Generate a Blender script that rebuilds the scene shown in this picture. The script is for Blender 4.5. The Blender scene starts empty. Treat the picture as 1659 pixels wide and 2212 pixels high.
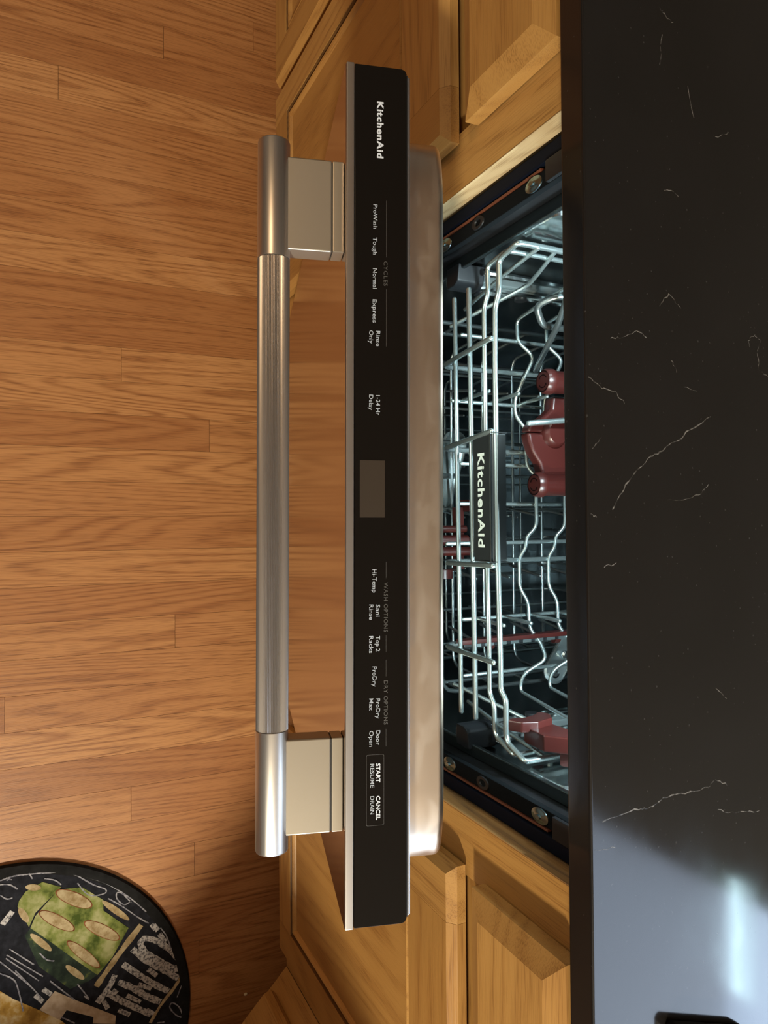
import bpy, bmesh, math, random
from mathutils import Vector, Matrix
random.seed(7)
SC = bpy.context.scene
COL = SC.collection

# ------------------------------------------------------------------ camera
cam = bpy.data.objects.new('camera', bpy.data.cameras.new('camera'))
COL.objects.link(cam)
cam.data.sensor_fit = 'VERTICAL'
cam.data.sensor_height = 36.0
cam.data.lens = 1550.0 / 2212.0 * 36.0
cam.data.clip_start = 0.01
CU = Vector((0.00663793, 0.90157713, 0.43256747))     # the phone was held sideways: picture right = away from the viewer
CR = Vector((0.99985864, 0.0006986, -0.01679931))
CF = Vector((-0.01544806, 0.43261783, -0.90144505))
cam.matrix_world = Matrix((
    (CU.x, -CR.x, -CF.x, 0.02103858),
    (CU.y, -CR.y, -CF.y, -0.37230171),
    (CU.z, -CR.z, -CF.z, 1.27479078),
    (0, 0, 0, 1)))
SC.camera = cam

# ------------------------------------------------------------------ world, lights, exposure
W = bpy.data.worlds.new('world')
SC.world = W
W.use_nodes = True
wb = W.node_tree.nodes['Background']
wb.inputs['Color'].default_value = (0.60, 0.76, 1.0, 1)
wb.inputs['Strength'].default_value = 9.5

def area(name, loc, target, size, power, color, sy=None):
    l = bpy.data.lights.new(name, 'AREA')
    l.energy = power
    l.color = color
    l.shape = 'RECTANGLE' if sy else 'DISK'
    l.size = size
    if sy: l.size_y = sy
    o = bpy.data.objects.new(name, l)
    COL.objects.link(o)
    o.location = loc
    d = Vector(target) - Vector(loc)
    o.rotation_euler = d.to_track_quat('-Z', 'Y').to_euler()
    return o

area('right_lamp_light', (1.90, -0.95, 1.95), (0.5, -0.1, 0.5), 0.15, 74, (1.0, 0.91, 0.70))
area('far_ceiling_lamp_light', (-1.1, -1.5, 2.43), (-1.1, -1.4, 0), 0.4, 14.5, (1.0, 0.69, 0.39))
area('side_window_daylight', (2.55, -0.15, 1.55), (0.4, -0.25, 0.9), 1.05, 30, (0.66, 0.80, 1.0), 1.1)
SC.view_settings.view_transform = 'Standard'
SC.view_settings.look = 'None'
SC.view_settings.gamma = 1.0
SC.view_settings.use_curve_mapping = False
SC.view_settings.exposure = 0.0

# ------------------------------------------------------------------ materials
def new_mat(name):
    m = bpy.data.materials.new(name)
    m.use_nodes = True
    return m, m.node_tree.nodes, m.node_tree.links, m.node_tree.nodes['Principled BSDF']

def plain(name, col, rough=0.5, metal=0.0, spec=None, coat=0.0, emit=None, es=0.0):
    m, n, l, b = new_mat(name)
    b.inputs['Base Color'].default_value = (*col, 1)
    b.inputs['Roughness'].default_value = rough
    b.inputs['Metallic'].default_value = metal
    if spec is not None: b.inputs['Specular IOR Level'].default_value = spec
    if coat: b.inputs['Coat Weight'].default_value = coat
    if emit:
        b.inputs['Emission Color'].default_value = (*emit, 1)
        b.inputs['Emission Strength'].default_value = es
    return m

def vmath(n, l, op, a, bval):
    v = n.new('ShaderNodeVectorMath'); v.operation = op
    l.new(a, v.inputs[0])
    if hasattr(bval, 'default_value') or hasattr(bval, 'is_output'): l.new(bval, v.inputs[1])
    else: v.inputs[1].default_value = bval
    return v.outputs[0]

def fmath(n, l, op, a, b=None, c=None):
    v = n.new('ShaderNodeMath'); v.operation = op
    for i, x in enumerate((a, b, c)):
        if x is None: continue
        if isinstance(x, (int, float)): v.inputs[i].default_value = x
        else: l.new(x, v.inputs[i])
    return v.outputs[0]

def ramp(n, l, fac, stops, interp='LINEAR'):
    r = n.new('ShaderNodeValToRGB')
    r.color_ramp.interpolation = interp
    e = r.color_ramp.elements
    while len(e) < len(stops): e.new(0.5)
    for el, (p, c) in zip(e, stops):
        el.position = p
        el.color = (*c, 1)
    l.new(fac, r.inputs[0])
    return r.outputs[0]

def noise(n, l, vec, scale, detail=2.0, rough=0.5, dist=0.0):
    t = n.new('ShaderNodeTexNoise')
    t.inputs['Scale'].default_value = scale
    t.inputs['Detail'].default_value = detail
    t.inputs['Roughness'].default_value = rough
    t.inputs['Distortion'].default_value = dist
    l.new(vec, t.inputs['Vector'])
    return t.outputs[0]

def mixc(n, l, fac, a, b, mode='MIX'):
    m = n.new('ShaderNodeMix'); m.data_type = 'RGBA'; m.blend_type = mode
    if isinstance(fac, (int, float)): m.inputs[0].default_value = fac
    else: l.new(fac, m.inputs[0])
    for i, x in ((6, a), (7, b)):
        if isinstance(x, tuple): m.inputs[i].default_value = (*x, 1)
        else: l.new(x, m.inputs[i])
    return m.outputs[2]

def oak(name, axis, tones, dark, rough=0.35, freq=150.0, across=11.0, along=1.3, ring=0.55, tone_var=1.0, coat=0.0, pores=0.12):
    """oak: growth rings as contour lines of a stretched noise, fine pores along the grain, one tone per piece"""
    m, n, l, b = new_mat(name)
    geo = n.new('ShaderNodeNewGeometry')
    oi = n.new('ShaderNodeObjectInfo')
    off = n.new('ShaderNodeCombineXYZ')
    l.new(fmath(n, l, 'MULTIPLY', oi.outputs['Random'], 37.0), off.inputs[0])
    l.new(fmath(n, l, 'MULTIPLY', oi.outputs['Random'], 91.0), off.inputs[1])
    l.new(fmath(n, l, 'MULTIPLY', oi.outputs['Random'], 53.0), off.inputs[2])
    pos = vmath(n, l, 'ADD', geo.outputs['Position'], off.outputs[0])
    s1 = [across] * 3; s1[axis] = along
    base = vmath(n, l, 'MULTIPLY', pos, tuple(s1))
    v = noise(n, l, base, 1.0, 0.6, 0.4, 0.25)
    wob = [60.0] * 3; wob[axis] = 9.0
    wv = noise(n, l, vmath(n, l, 'MULTIPLY', pos, tuple(wob)), 1.0, 2.0)
    ph = fmath(n, l, 'ADD', fmath(n, l, 'MULTIPLY', v, freq), fmath(n, l, 'MULTIPLY', wv, 3.0))
    rg = fmath(n, l, 'MULTIPLY_ADD', fmath(n, l, 'SINE', ph), 0.5, 0.5)
    rg = fmath(n, l, 'POWER', rg, 2.6)
    ps = [950.0] * 3; ps[axis] = 26.0
    pr = noise(n, l, vmath(n, l, 'MULTIPLY', pos, tuple(ps)), 1.0, 1.0)
    pore = ramp(n, l, pr, [(0.36, (1, 1, 1)), (0.52, (0, 0, 0))])
    big = noise(n, l, vmath(n, l, 'MULTIPLY', pos, (7.0, 7.0, 7.0)), 1.0, 2.0)
    tone = fmath(n, l, 'MULTIPLY_ADD', oi.outputs['Random'], 0.75 * tone_var, fmath(n, l, 'MULTIPLY', big, 0.35))
    k = len(tones)
    col = ramp(n, l, tone, [(i / (k - 1), t) for i, t in enumerate(tones)])
    rmask = noise(n, l, vmath(n, l, 'MULTIPLY', pos, (5.0, 5.0, 5.0)), 1.0, 1.0)
    rm = fmath(n, l, 'MULTIPLY', rg, ramp(n, l, rmask, [(0.3, (ring * .45,) * 3), (0.65, (ring,) * 3)]))
    col = mixc(n, l, rm, col, dark)
    pf = fmath(n, l, 'MULTIPLY', pore, fmath(n, l, 'MULTIPLY_ADD', rg, 0.35, pores))
    col = mixc(n, l, pf, col, tuple(c * 0.62 for c in dark))
    l.new(col, b.inputs['Base Color'])
    b.inputs['Roughness'].default_value = rough
    if coat:
        b.inputs['Coat Weight'].default_value = coat
        b.inputs['Coat Roughness'].default_value = 0.22
    bump = n.new('ShaderNodeBump')
    bump.inputs['Strength'].default_value = 0.10
    bump.inputs['Distance'].default_value = 0.0006
    l.new(fmath(n, l, 'MULTIPLY', pore, -1.0), bump.inputs['Height'])
    l.new(bump.outputs[0], b.inputs['Normal'])
    return m

def steel(name, col, rough, axis=0, aniso=0.0, streak=0.08, stains=0.0, metal=1.0):
    m, n, l, b = new_mat(name)
    geo = n.new('ShaderNodeNewGeometry')
    s = [900.0] * 3; s[axis] = 12.0
    st = noise(n, l, vmath(n, l, 'MULTIPLY', geo.outputs['Position'], tuple(s)), 1.0, 2.0)
    b.inputs['Metallic'].default_value = metal
    c = mixc(n, l, st, tuple(x * (1 - streak) for x in col), tuple(min(1, x * (1 + streak)) for x in col))
    r = fmath(n, l, 'MULTIPLY_ADD', st, 0.10 if streak else 0.0, rough - (0.05 if streak else 0.0))
    if stains:
        sn = noise(n, l, vmath(n, l, 'MULTIPLY', geo.outputs['Position'], (30.0, 55.0, 55.0)), 1.0, 1.5, 0.5, 0.3)
        sm = ramp(n, l, sn, [(0.46, (0, 0, 0)), (0.60, (1, 1, 1)), (0.70, (0.6, 0.6, 0.6))])
        c = mixc(n, l, fmath(n, l, 'MULTIPLY', sm, stains), c, tuple(x * 0.62 for x in col))
        r = fmath(n, l, 'MULTIPLY_ADD', sm, 0.12, r)
    l.new(c, b.inputs['Base Color'])
    l.new(r, b.inputs['Roughness'])
    if aniso: b.inputs['Anisotropic'].default_value = aniso
    return m

FLOOR_T = [(0.29, 0.112, 0.036), (0.37, 0.156, 0.053), (0.44, 0.202, 0.073), (0.50, 0.248, 0.096)]
CAB_T = [(0.36, 0.178, 0.046), (0.45, 0.240, 0.070), (0.52, 0.296, 0.096)]
M = {}
M['oak_floor'] = oak('oak_floor', 1, FLOOR_T, (0.24, 0.082, 0.022), rough=0.45, freq=120.0, across=15.0, along=0.95, ring=0.72, tone_var=.8, pores=0.34)
M['oak_v'] = oak('oak_vertical', 2, CAB_T, (0.25, 0.100, 0.022), rough=0.42, freq=70.0, across=9.0, along=1.0, ring=0.36, tone_var=.6, pores=0.15)
M['oak_h'] = oak('oak_horizontal', 0, CAB_T, (0.25, 0.100, 0.022), rough=0.42, freq=70.0, across=9.0, along=1.0, ring=0.36, tone_var=.6, pores=0.15)
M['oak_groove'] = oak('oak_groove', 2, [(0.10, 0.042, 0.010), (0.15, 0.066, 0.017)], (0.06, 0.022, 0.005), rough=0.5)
M['raw_edge'] = oak('raw_wood_edge', 2, [(0.50, 0.36, 0.19), (0.60, 0.45, 0.26)], (0.33, 0.20, 0.08), rough=0.8, ring=0.5)
M['worn_edge'] = oak('worn_wood_edge', 2, [(0.20, 0.09, 0.02), (0.34, 0.17, 0.05)], (0.10, 0.04, 0.01), rough=0.8, ring=0.6)
M['cab_inside'] = plain('cabinet_carcass', (0.30, 0.17, 0.07), 0.7)
M['toe'] = plain('toe_kick_board', (0.16, 0.075, 0.028), 0.6)
M['subfloor'] = plain('floor_gap', (0.05, 0.022, 0.008), 0.9)
M['steel_front'] = steel('steel_door_front', (0.60, 0.53, 0.50), 0.13, axis=2, streak=0.03)
M['steel_edge'] = steel('steel_door_edge', (0.34, 0.31, 0.29), 0.44, axis=0, streak=0.0)
M['steel_liner'] = steel('steel_liner', (0.68, 0.57, 0.465), 0.31, axis=1, streak=0.0, stains=0.22)
M['steel_bar'] = steel('steel_handle', (0.58, 0.54, 0.50), 0.36, axis=0, streak=0.05)
M['steel_grip'] = steel('steel_handle_grip', (0.50, 0.47, 0.45), 0.33, axis=0, streak=0.0)
M['alu'] = steel('handle_bracket_metal', (0.37, 0.318, 0.248), 0.42, axis=0, streak=0.0, metal=0.75)
M['seam'] = plain('dark_seam', (0.01, 0.01, 0.01), 0.6)
M['panel'] = plain('black_control_glass', (0.0072, 0.0056, 0.0045), 0.17, spec=0.08)
M['display'] = plain('display_window', (0.036, 0.026, 0.018), 0.25)
M['lip'] = plain('panel_lip', (0.60, 0.66, 0.80), 0.25, 1.0)
M['white_print'] = plain('white_print', (0.43, 0.46, 0.51), 0.5)
M['bright_print'] = plain('bright_print', (0.62, 0.65, 0.70), 0.5)
M['grey_print'] = plain('grey_print', (0.085, 0.080, 0.075), 0.5)
M['line_print'] = plain('line_print', (0.10, 0.095, 0.09), 0.5)
M['black'] = plain('black_plastic', (0.006, 0.006, 0.007), 0.38)
M['navy'] = plain('black_side_trim', (0.0045, 0.0060, 0.0120), 0.5, spec=0.05)
M['flange'] = plain('black_flange', (0.006, 0.007, 0.008), 0.55, spec=0.02)
M['copper'] = plain('red_brown_seal', (0.12, 0.034, 0.016), 0.5)
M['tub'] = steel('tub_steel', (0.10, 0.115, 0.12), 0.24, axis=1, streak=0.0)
M['tub_lip'] = steel('tub_lip_steel', (0.15, 0.18, 0.19), 0.30, axis=2, streak=0.1)
M['screw'] = plain('screw_metal', (0.26, 0.36, 0.40), 0.24, 1.0)
M['chrome'] = plain('chrome', (0.78, 0.82, 0.82), 0.14, 1.0)
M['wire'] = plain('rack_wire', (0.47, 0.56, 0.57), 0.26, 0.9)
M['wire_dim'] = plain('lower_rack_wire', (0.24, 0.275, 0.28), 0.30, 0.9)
M['red'] = plain('dark_red_plastic', (0.042, 0.0078, 0.0065), 0.33)
M['red_line'] = plain('icon_line', (0.003, 0.001, 0.001), 0.6, spec=0.1)
M['slide'] = steel('slide_rail', (0.50, 0.58, 0.59), 0.25, axis=1, streak=0.0, metal=0.88)
M['dark_grey'] = plain('dark_grey_plastic', (0.009, 0.010, 0.012), 0.42, spec=0.3)
M['logo_bar'] = plain('logo_bar_plastic', (0.020, 0.024, 0.026), 0.18)
M['logo_print'] = plain('logo_print', (0.66, 0.76, 0.74), 0.5)
M['led'] = plain('led_lens', (0.9, 0.9, 0.9), 0.4, emit=(0.75, 0.95, 1.0), es=12.0)
M['added_glow'] = plain('added_glow_strip_face', (0.9, 0.9, 0.9), 0.4, emit=(0.62, 0.92, 1.0), es=42.0)  # glow of the added strip that streaks the countertop
M['wall'] = plain('wall_paint', (0.17, 0.15, 0.125), 0.7)
M['ceiling'] = plain('ceiling_paint', (0.50, 0.39, 0.27), 0.8)
M['white_trim'] = plain('window_trim', (0.75, 0.75, 0.74), 0.5)
M['print_tan'] = plain('print_tan', (0.46, 0.36, 0.20), 0.9)
M['crumb'] = plain('crumb', (0.75, 0.62, 0.42), 0.8)

def quartz():
    m, n, l, b = new_mat('black_quartz')
    geo = n.new('ShaderNodeNewGeometry')
    p = geo.outputs['Position']
    c = noise(n, l, vmath(n, l, 'MULTIPLY', p, (6, 6, 6)), 1.0, 4.0)
    col = ramp(n, l, c, [(0.3, (0.0070, 0.0060, 0.0054)), (0.75, (0.0115, 0.0100, 0.0092))])
    sp = noise(n, l, vmath(n, l, 'MULTIPLY', p, (420, 420, 420)), 1.0, 0.0)
    spm = ramp(n, l, sp, [(0.80, (0, 0, 0)), (0.84, (1, 1, 1))])
    col = mixc(n, l, fmath(n, l, 'MULTIPLY', spm, 0.14), col, (0.16, 0.15, 0.14))
    l.new(col, b.inputs['Base Color'])
    sm = noise(n, l, vmath(n, l, 'MULTIPLY', p, (16, 30, 16)), 1.0, 5.0, 0.6)
    l.new(fmath(n, l, 'MULTIPLY_ADD', sm, 0.14, 0.05), b.inputs['Roughness'])
    return m
M['quartz'] = quartz()

def vein_mat():
    m, n, l, b = new_mat('quartz_vein')
    geo = n.new('ShaderNodeNewGeometry')
    v = noise(n, l, vmath(n, l, 'MULTIPLY', geo.outputs['Position'], (260, 260, 260)), 1.0, 3.0)
    col = ramp(n, l, v, [(0.40, (0.022, 0.020, 0.018)), (0.62, (0.20, 0.185, 0.165))])
    l.new(col, b.inputs['Base Color'])
    b.inputs['Roughness'].default_value = 0.25
    return m
M['vein'] = vein_mat()

def mottled(name, stops, scale, rough=0.95, detail=4.0):
    m, n, l, b = new_mat(name)
    geo = n.new('ShaderNodeNewGeometry')
    v = noise(n, l, vmath(n, l, 'MULTIPLY', geo.outputs['Position'], (scale,) * 3), 1.0, detail, 0.6)
    l.new(ramp(n, l, v, stops), b.inputs['Base Color'])
    b.inputs['Roughness'].default_value = rough
    b.inputs['Specular IOR Level'].default_value = 0.15
    return m
M['mat_black'] = mottled('mat_black', [(0.3, (0.006, 0.006, 0.008)), (0.7, (0.018, 0.019, 0.026))], 90)
M['mat_edge'] = mottled('mat_edge', [(0.3, (0.006, 0.006, 0.006)), (0.7, (0.014, 0.014, 0.015))], 60)
M['chalk'] = mottled('mat_chalk', [(0.36, (0.05, 0.05, 0.06)), (0.55, (0.44, 0.42, 0.42))], 260)
M['chalk_thin'] = mottled('mat_chalk_thin', [(0.36, (0.10, 0.10, 0.13)), (0.6, (0.32, 0.31, 0.34))], 200)
M['mat_tan'] = mottled('mat_tan', [(0.35, (0.24, 0.17, 0.10)), (0.6, (0.42, 0.33, 0.20))], 150)
M['mat_green'] = mottled('mat_green', [(0.34, (0.045, 0.065, 0.012)), (0.5, (0.165, 0.185, 0.05)), (0.66, (0.30, 0.29, 0.14))], 36)
M['mat_dark_green'] = mottled('mat_dark_green', [(0.4, (0.012, 0.018, 0.014)), (0.6, (0.03, 0.045, 0.03)), (0.75, (0.13, 0.15, 0.03))], 40)
M['mat_cream'] = mottled('mat_cream', [(0.35, (0.22, 0.15, 0.07)), (0.6, (0.38, 0.30, 0.18))], 80)
M['mat_gold'] = mottled('mat_gold', [(0.35, (0.20, 0.10, 0.018)), (0.5, (0.40, 0.23, 0.05)), (0.68, (0.62, 0.50, 0.30))], 30)
M['mat_red'] = mottled('mat_red', [(0.35, (0.11, 0.030, 0.012)), (0.6, (0.20, 0.07, 0.03))], 60)
M['mat_beige'] = mottled('mat_beige', [(0.35, (0.34, 0.25, 0.17)), (0.6, (0.46, 0.36, 0.27))], 70)
M['tray_wood'] = plain('tray_brown', (0.20, 0.10, 0.065), 0.6)

# ------------------------------------------------------------------ mesh helpers
class MB:
    def __init__(self): self.v = []; self.f = []
    def add(self, vs, fs):
        o = len(self.v)
        self.v += [Vector(p) for p in vs]
        self.f += [tuple(i + o for i in f) for f in fs]
        return self
    def box(self, a0, a1, b0, b1, c0, c1, xf=None):
        vs = [(a, b, c) for c in (c0, c1) for b in (b0, b1) for a in (a0, a1)]
        if xf: vs = [xf(*p) for p in vs]
        return self.add(vs, [(0, 2, 3, 1), (4, 5, 7, 6), (0, 1, 5, 4), (2, 6, 7, 3), (0, 4, 6, 2), (1, 3, 7, 5)])
    def prism(self, poly, h0, h1, xf):
        n = len(poly)
        vs = [xf(p[0], p[1], h0) for p in poly] + [xf(p[0], p[1], h1) for p in poly]
        fs = [tuple(range(n - 1, -1, -1)), tuple(range(n, 2 * n))]
        fs += [(i, (i + 1) % n, n + (i + 1) % n, n + i) for i in range(n)]
        return self.add(vs, fs)
    def rings(self, rings, cap=True, closed=False):
        n = len(rings[0]); o = len(self.v)
        for r in rings: self.v += [Vector(p) for p in r]
        m = len(rings)
        for k in range(m if closed else m - 1):
            a = o + k * n; b = o + ((k + 1) % m) * n
            for i in range(n):
                j = (i + 1) % n
                self.f.append((a + i, a + j, b + j, b + i))
        if cap and not closed:
            self.f.append(tuple(o + i for i in range(n - 1, -1, -1)))
            self.f.append(tuple(o + (m - 1) * n + i for i in range(n)))
        return self
    def tube(self, pts, r, n=8, fillet=0.006, round_end=True):
        pts = [Vector(p) for p in pts]
        P = [pts[0]]
        for i in range(1, len(pts) - 1):
            a, b, c = pts[i - 1], pts[i], pts[i + 1]
            d = min(fillet, (a - b).length * .45, (c - b).length * .45)
            p0 = b + (a - b).normalized() * d; p2 = b + (c - b).normalized() * d
            if (a - b).normalized().dot((c - b).normalized()) < -0.995: P.append(b); continue
            for t in (0, .33, .67, 1): P.append(p0 * (1 - t) ** 2 + b * 2 * t * (1 - t) + p2 * t * t)
        P.append(pts[-1])
        R = [r] * len(P)
        if round_end:
            d0 = (P[1] - P[0]).normalized(); d1 = (P[-1] - P[-2]).normalized()
            P = [P[0] - d0 * r * .7, P[0] - d0 * r * .35] + P + [P[-1] + d1 * r * .35, P[-1] + d1 * r * .7]
            R = [r * .55, r * .88] + R + [r * .88, r * .55]
        t0 = (P[1] - P[0]).normalized()
        u = t0.orthogonal().normalized()
        rings = []
        for i, p in enumerate(P):
            t = (P[min(i + 1, len(P) - 1)] - P[max(i - 1, 0)]).normalized()
            u = (u - t * u.dot(t)).normalized()
            w = t.cross(u)
            rings.append([p + (u * math.cos(2 * math.pi * k / n) + w * math.sin(2 * math.pi * k / n)) * R[i] for k in range(n)])
        return self.rings(rings)
    def cyl(self, p0, p1, r0, r1=None, n=24, prof=None):
        """turned shape along p0->p1; prof = [(t, radius)]"""
        p0, p1 = Vector(p0), Vector(p1)
        d = p1 - p0; t = d.normalized(); u = t.orthogonal().normalized(); w = t.cross(u)
        prof = prof or [(0, r0), (1, r1 if r1 is not None else r0)]
        return self.rings([[p0 + d * q + (u * math.cos(2 * math.pi * k / n) + w * math.sin(2 * math.pi * k / n)) * r
                            for k in range(n)] for q, r in prof])
    def ribbon(self, pts, w, z, h=0.0):
        """flat printed stroke lying in z"""
        pts = [Vector((p[0], p[1], 0)) for p in pts]
        L, Rr = [], []
        for i, p in enumerate(pts):
            t = (pts[min(i + 1, len(pts) - 1)] - pts[max(i - 1, 0)]).normalized()
            nrm = Vector((-t.y, t.x, 0)); ww = w[i] if isinstance(w, list) else w
            L.append(p + nrm * ww * .5); Rr.append(p - nrm * ww * .5)
        vs = [(p.x, p.y, z) for p in L] + [(p.x, p.y, z) for p in Rr]
        n = len(pts)
        return self.add(vs, [(i, n + i, n + i + 1, i + 1) for i in range(n - 1)])
    def flat(self, poly, z):
        return self.add([(p[0], p[1], z) for p in poly], [tuple(range(len(poly)))])

def wloc(o):
    v = Vector((0, 0, 0))
    while o: v += o.location; o = o.parent
    return v

def obj(name, mb, mat, parent=None, bevel=0.0, seg=2, smooth=35, kind=None, label=None, cat=None, group=None):
    me = bpy.data.meshes.new(name)
    me.from_pydata([tuple(p) for p in mb.v], [], mb.f)
    bm = bmesh.new(); bm.from_mesh(me)
    bmesh.ops.recalc_face_normals(bm, faces=bm.faces)
    if bevel:
        ed = [e for e in bm.edges if len(e.link_faces) == 2 and e.calc_face_angle(0) > 0.6]
        bmesh.ops.bevel(bm, geom=ed, offset=bevel, segments=seg, profile=0.5, affect='EDGES', clamp_overlap=True)
    if parent:
        bmesh.ops.translate(bm, verts=bm.verts, vec=-wloc(parent))
    bm.to_mesh(me); bm.free()
    if smooth:
        me.polygons.foreach_set('use_smooth', [True] * len(me.polygons))
        me.set_sharp_from_angle(angle=math.radians(smooth))
    if mat: me.materials.append(M[mat] if isinstance(mat, str) else mat)
    o = bpy.data.objects.new(name, me)
    COL.objects.link(o)
    if parent: o.parent = parent
    if bevel:
        wn = o.modifiers.new('weighted_normal', 'WEIGHTED_NORMAL'); wn.keep_sharp = True; wn.weight = 100
    return tag(o, label, cat, group, kind)

def tag(o, label=None, cat=None, group=None, kind=None):
    if label: o['label'] = label
    if cat: o['category'] = cat
    if group: o['group'] = group
    if kind: o['kind'] = kind
    return o

def thing(name, loc, label, cat, group=None):
    o = bpy.data.objects.new(name, None)
    o.empty_display_size = 0.05
    COL.objects.link(o)
    o.location = loc
    return tag(o, label, cat, group)

def text_mesh(s, bold=0.0, spacing=1.0):
    cu = bpy.data.curves.new('lettering', 'FONT')
    cu.body = s
    cu.size = 1.0
    cu.offset = bold
    cu.space_character = spacing
    cu.resolution_u = 3
    o = bpy.data.objects.new('lettering', cu)
    COL.objects.link(o)
    dg = bpy.context.evaluated_depsgraph_get()
    me = bpy.data.meshes.new_from_object(o.evaluated_get(dg))
    v = [tuple(p.co) for p in me.vertices]; f = [tuple(p.vertices) for p in me.polygons]
    bpy.data.objects.remove(o); bpy.data.curves.remove(cu); bpy.data.meshes.remove(me)
    return v, f

def lettering(s, a0, a1, base, cap, xf, mat, parent, bold=0.0, spacing=1.0, name='lettering'):
    """flat lettering; a0..a1 span, base line and cap height in the surface's own 2D frame, xf maps it to the world"""
    v, f = text_mesh(s, bold, spacing)
    x0 = min(p[0] for p in v); x1 = max(p[0] for p in v)
    sx = (a1 - a0) / (x1 - x0); sy = cap / (0.70 + 2 * bold)
    mb = MB()
    mb.add([xf(a0 + (p[0] - x0) * sx, base + p[1] * sy) for p in v], f)
    return obj(name, mb, mat, parent, smooth=0)

# ------------------------------------------------------------------ room
floor = obj('floor', MB().box(-2.2, 2.6, -2.6, .7, -.06, -.0128), 'subfloor', kind='structure')
obj('floor_surround', MB().box(-2.2, -1.04, -2.6, .7, -.0128, 0).box(1.285, 2.6, -2.6, .7, -.0128, 0)
    .box(-1.04, 1.285, -2.6, -1.25, -.0128, 0).box(-1.04, 1.285, .085, .7, -.0128, 0), 'oak_floor', floor, smooth=0)
PW = 0.0567
unit = bpy.data.meshes.new('floor_plank')
unit.from_pydata([tuple(p) for p in MB().box(0, 1, 0, 1, -1, 0).v], [], MB().box(0, 1, 0, 1, -1, 0).f)
unit.materials.append(M['oak_floor'])
SEAM = {-.844: -.179, -.7306: -.3454, -.277: -.2487, -.1636: -.102, .1766: -.1617, .290: -.4215, .4601: -.234, .5735: -.1298, .7436: -.1224, -.4471: .02, -.9: -.02, .6869: -.46}
def plank(x, y0, y1):
    o = bpy.data.objects.new('floor_plank', unit)
    COL.objects.link(o); o.parent = floor
    o.location = (x + .0002, y0 + .0003, -random.uniform(0, .00025))
    o.scale = (PW - .0004, y1 - y0 - .0006, .0122)
k0 = int(round((-1.0142 + .844) / PW))
for k in range(k0 - 0, 38):
    x = -.844 + k * PW
    if x + PW > 1.286: break
    cut = [c for s, c in SEAM.items() if abs(s - x) < .02]
    ys = [-1.25, -.62 - random.uniform(.0, .3)] + cut + [.085]
    for a, b in zip(ys[:-1], ys[1:]): plank(x, a, b)

obj('wall_back', MB().box(-2.2, .61, .62, .70, 0, 2.45).box(1.45, 2.6, .62, .70, 0, 2.45)
    .box(.61, 1.45, .62, .70, 0, 1.12).box(.61, 1.45, .62, .70, 2.05, 2.45), 'wall', kind='structure', smooth=0)
obj('wall_left', MB().box(-2.28, -2.2, -2.6, .7, 0, 2.45), 'wall', kind='structure', smooth=0)
obj('wall_right', MB().box(2.6, 2.68, -2.6, -.75, 0, 2.45).box(2.6, 2.68, .45, .7, 0, 2.45)
    .box(2.6, 2.68, -.75, .45, 0, .95).box(2.6, 2.68, -.75, .45, 2.15, 2.45), 'wall', kind='structure', smooth=0)
obj('wall_front', MB().box(-2.28, 2.68, -2.68, -2.6, 0, 2.45), 'wall', kind='structure', smooth=0)
obj('ceiling', MB().box(-2.28, 2.68, -2.68, .7, 2.45, 2.52), 'ceiling', kind='structure', smooth=0)
w1 = obj('window_1', MB().box(.61, 1.45, .640, .655, 1.12, 1.15).box(.61, 1.45, .640, .655, 2.02, 2.05).box(.61, .625, .640, .655, 1.15, 2.02)
         .box(1.42, 1.45, .640, .655, 1.15, 2.02), 'white_trim', kind='structure', smooth=0)
shade_m, n_, l_, b_ = new_mat('shade_cloth')
b_.inputs['Base Color'].default_value = (0.62, 0.62, 0.66, 1)
tr = n_.new('ShaderNodeBsdfTranslucent'); tr.inputs[0].default_value = (0.62, 0.60, 0.58, 1)
mx = n_.new('ShaderNodeMixShader'); mx.inputs[0].default_value = 0.85
l_.new(b_.outputs[0], mx.inputs[1]); l_.new(tr.outputs[0], mx.inputs[2])
l_.new(mx.outputs[0], n_['Material Output'].inputs[0])
obj('window_shade', MB().add([(.615, .633, 1.35), (1.445, .633, 1.35), (1.445, .633, 2.04), (.615, .633, 2.04)], [(0, 1, 2, 3)]), shade_m, w1, smooth=0)
lbm = thing('added_glow_strip', (.66, .60, 1.29), 'slim glowing strip added under the window shade for the bright streak in the countertop', 'added glow')  # added out of view only to make the bright streak in the countertop
obj('housing', MB().box(.575, .760, .606, .6185, 1.300, 1.309), 'white_trim', lbm, bevel=.001)
obj('glow_face', MB().box(.580, .755, .6015, .6055, 1.2995, 1.3085), 'added_glow', lbm, bevel=.001)
w2 = obj('window_2', MB().box(2.61, 2.66, -.75, -.71, .95, 2.15).box(2.61, 2.66, .41, .45, .95, 2.15).box(2.61, 2.66, -.71, .41, .95, 1.0)
         .box(2.61, 2.66, -.71, .41, 2.1, 2.15).box(2.62, 2.65, -.17, -.13, 1.0, 2.1), 'white_trim', kind='structure', smooth=0)

# ------------------------------------------------------------------ base cabinets
ident = lambda a, b, c: (a, b, c)
def sheet(mb, x0, x1, z0, z1, yb, yf, bev, db, xf):
    """slab whose front edges slope back: yb back face, yf front face, bev width of the slope, db its depth"""
    r0 = [(x0, yb, z0), (x1, yb, z0), (x1, yb, z1), (x0, yb, z1)]
    r1 = [(x0, yf + db, z0), (x1, yf + db, z0), (x1, yf + db, z1), (x0, yf + db, z1)]
    r2 = [(x0 + bev, yf, z0 + bev), (x1 - bev, yf, z0 + bev), (x1 - bev, yf, z1 - bev), (x0 + bev, yf, z1 - bev)]
    mb.rings([[xf(*p) for p in r] for r in (r0, r1, r2)])
    return mb

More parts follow.
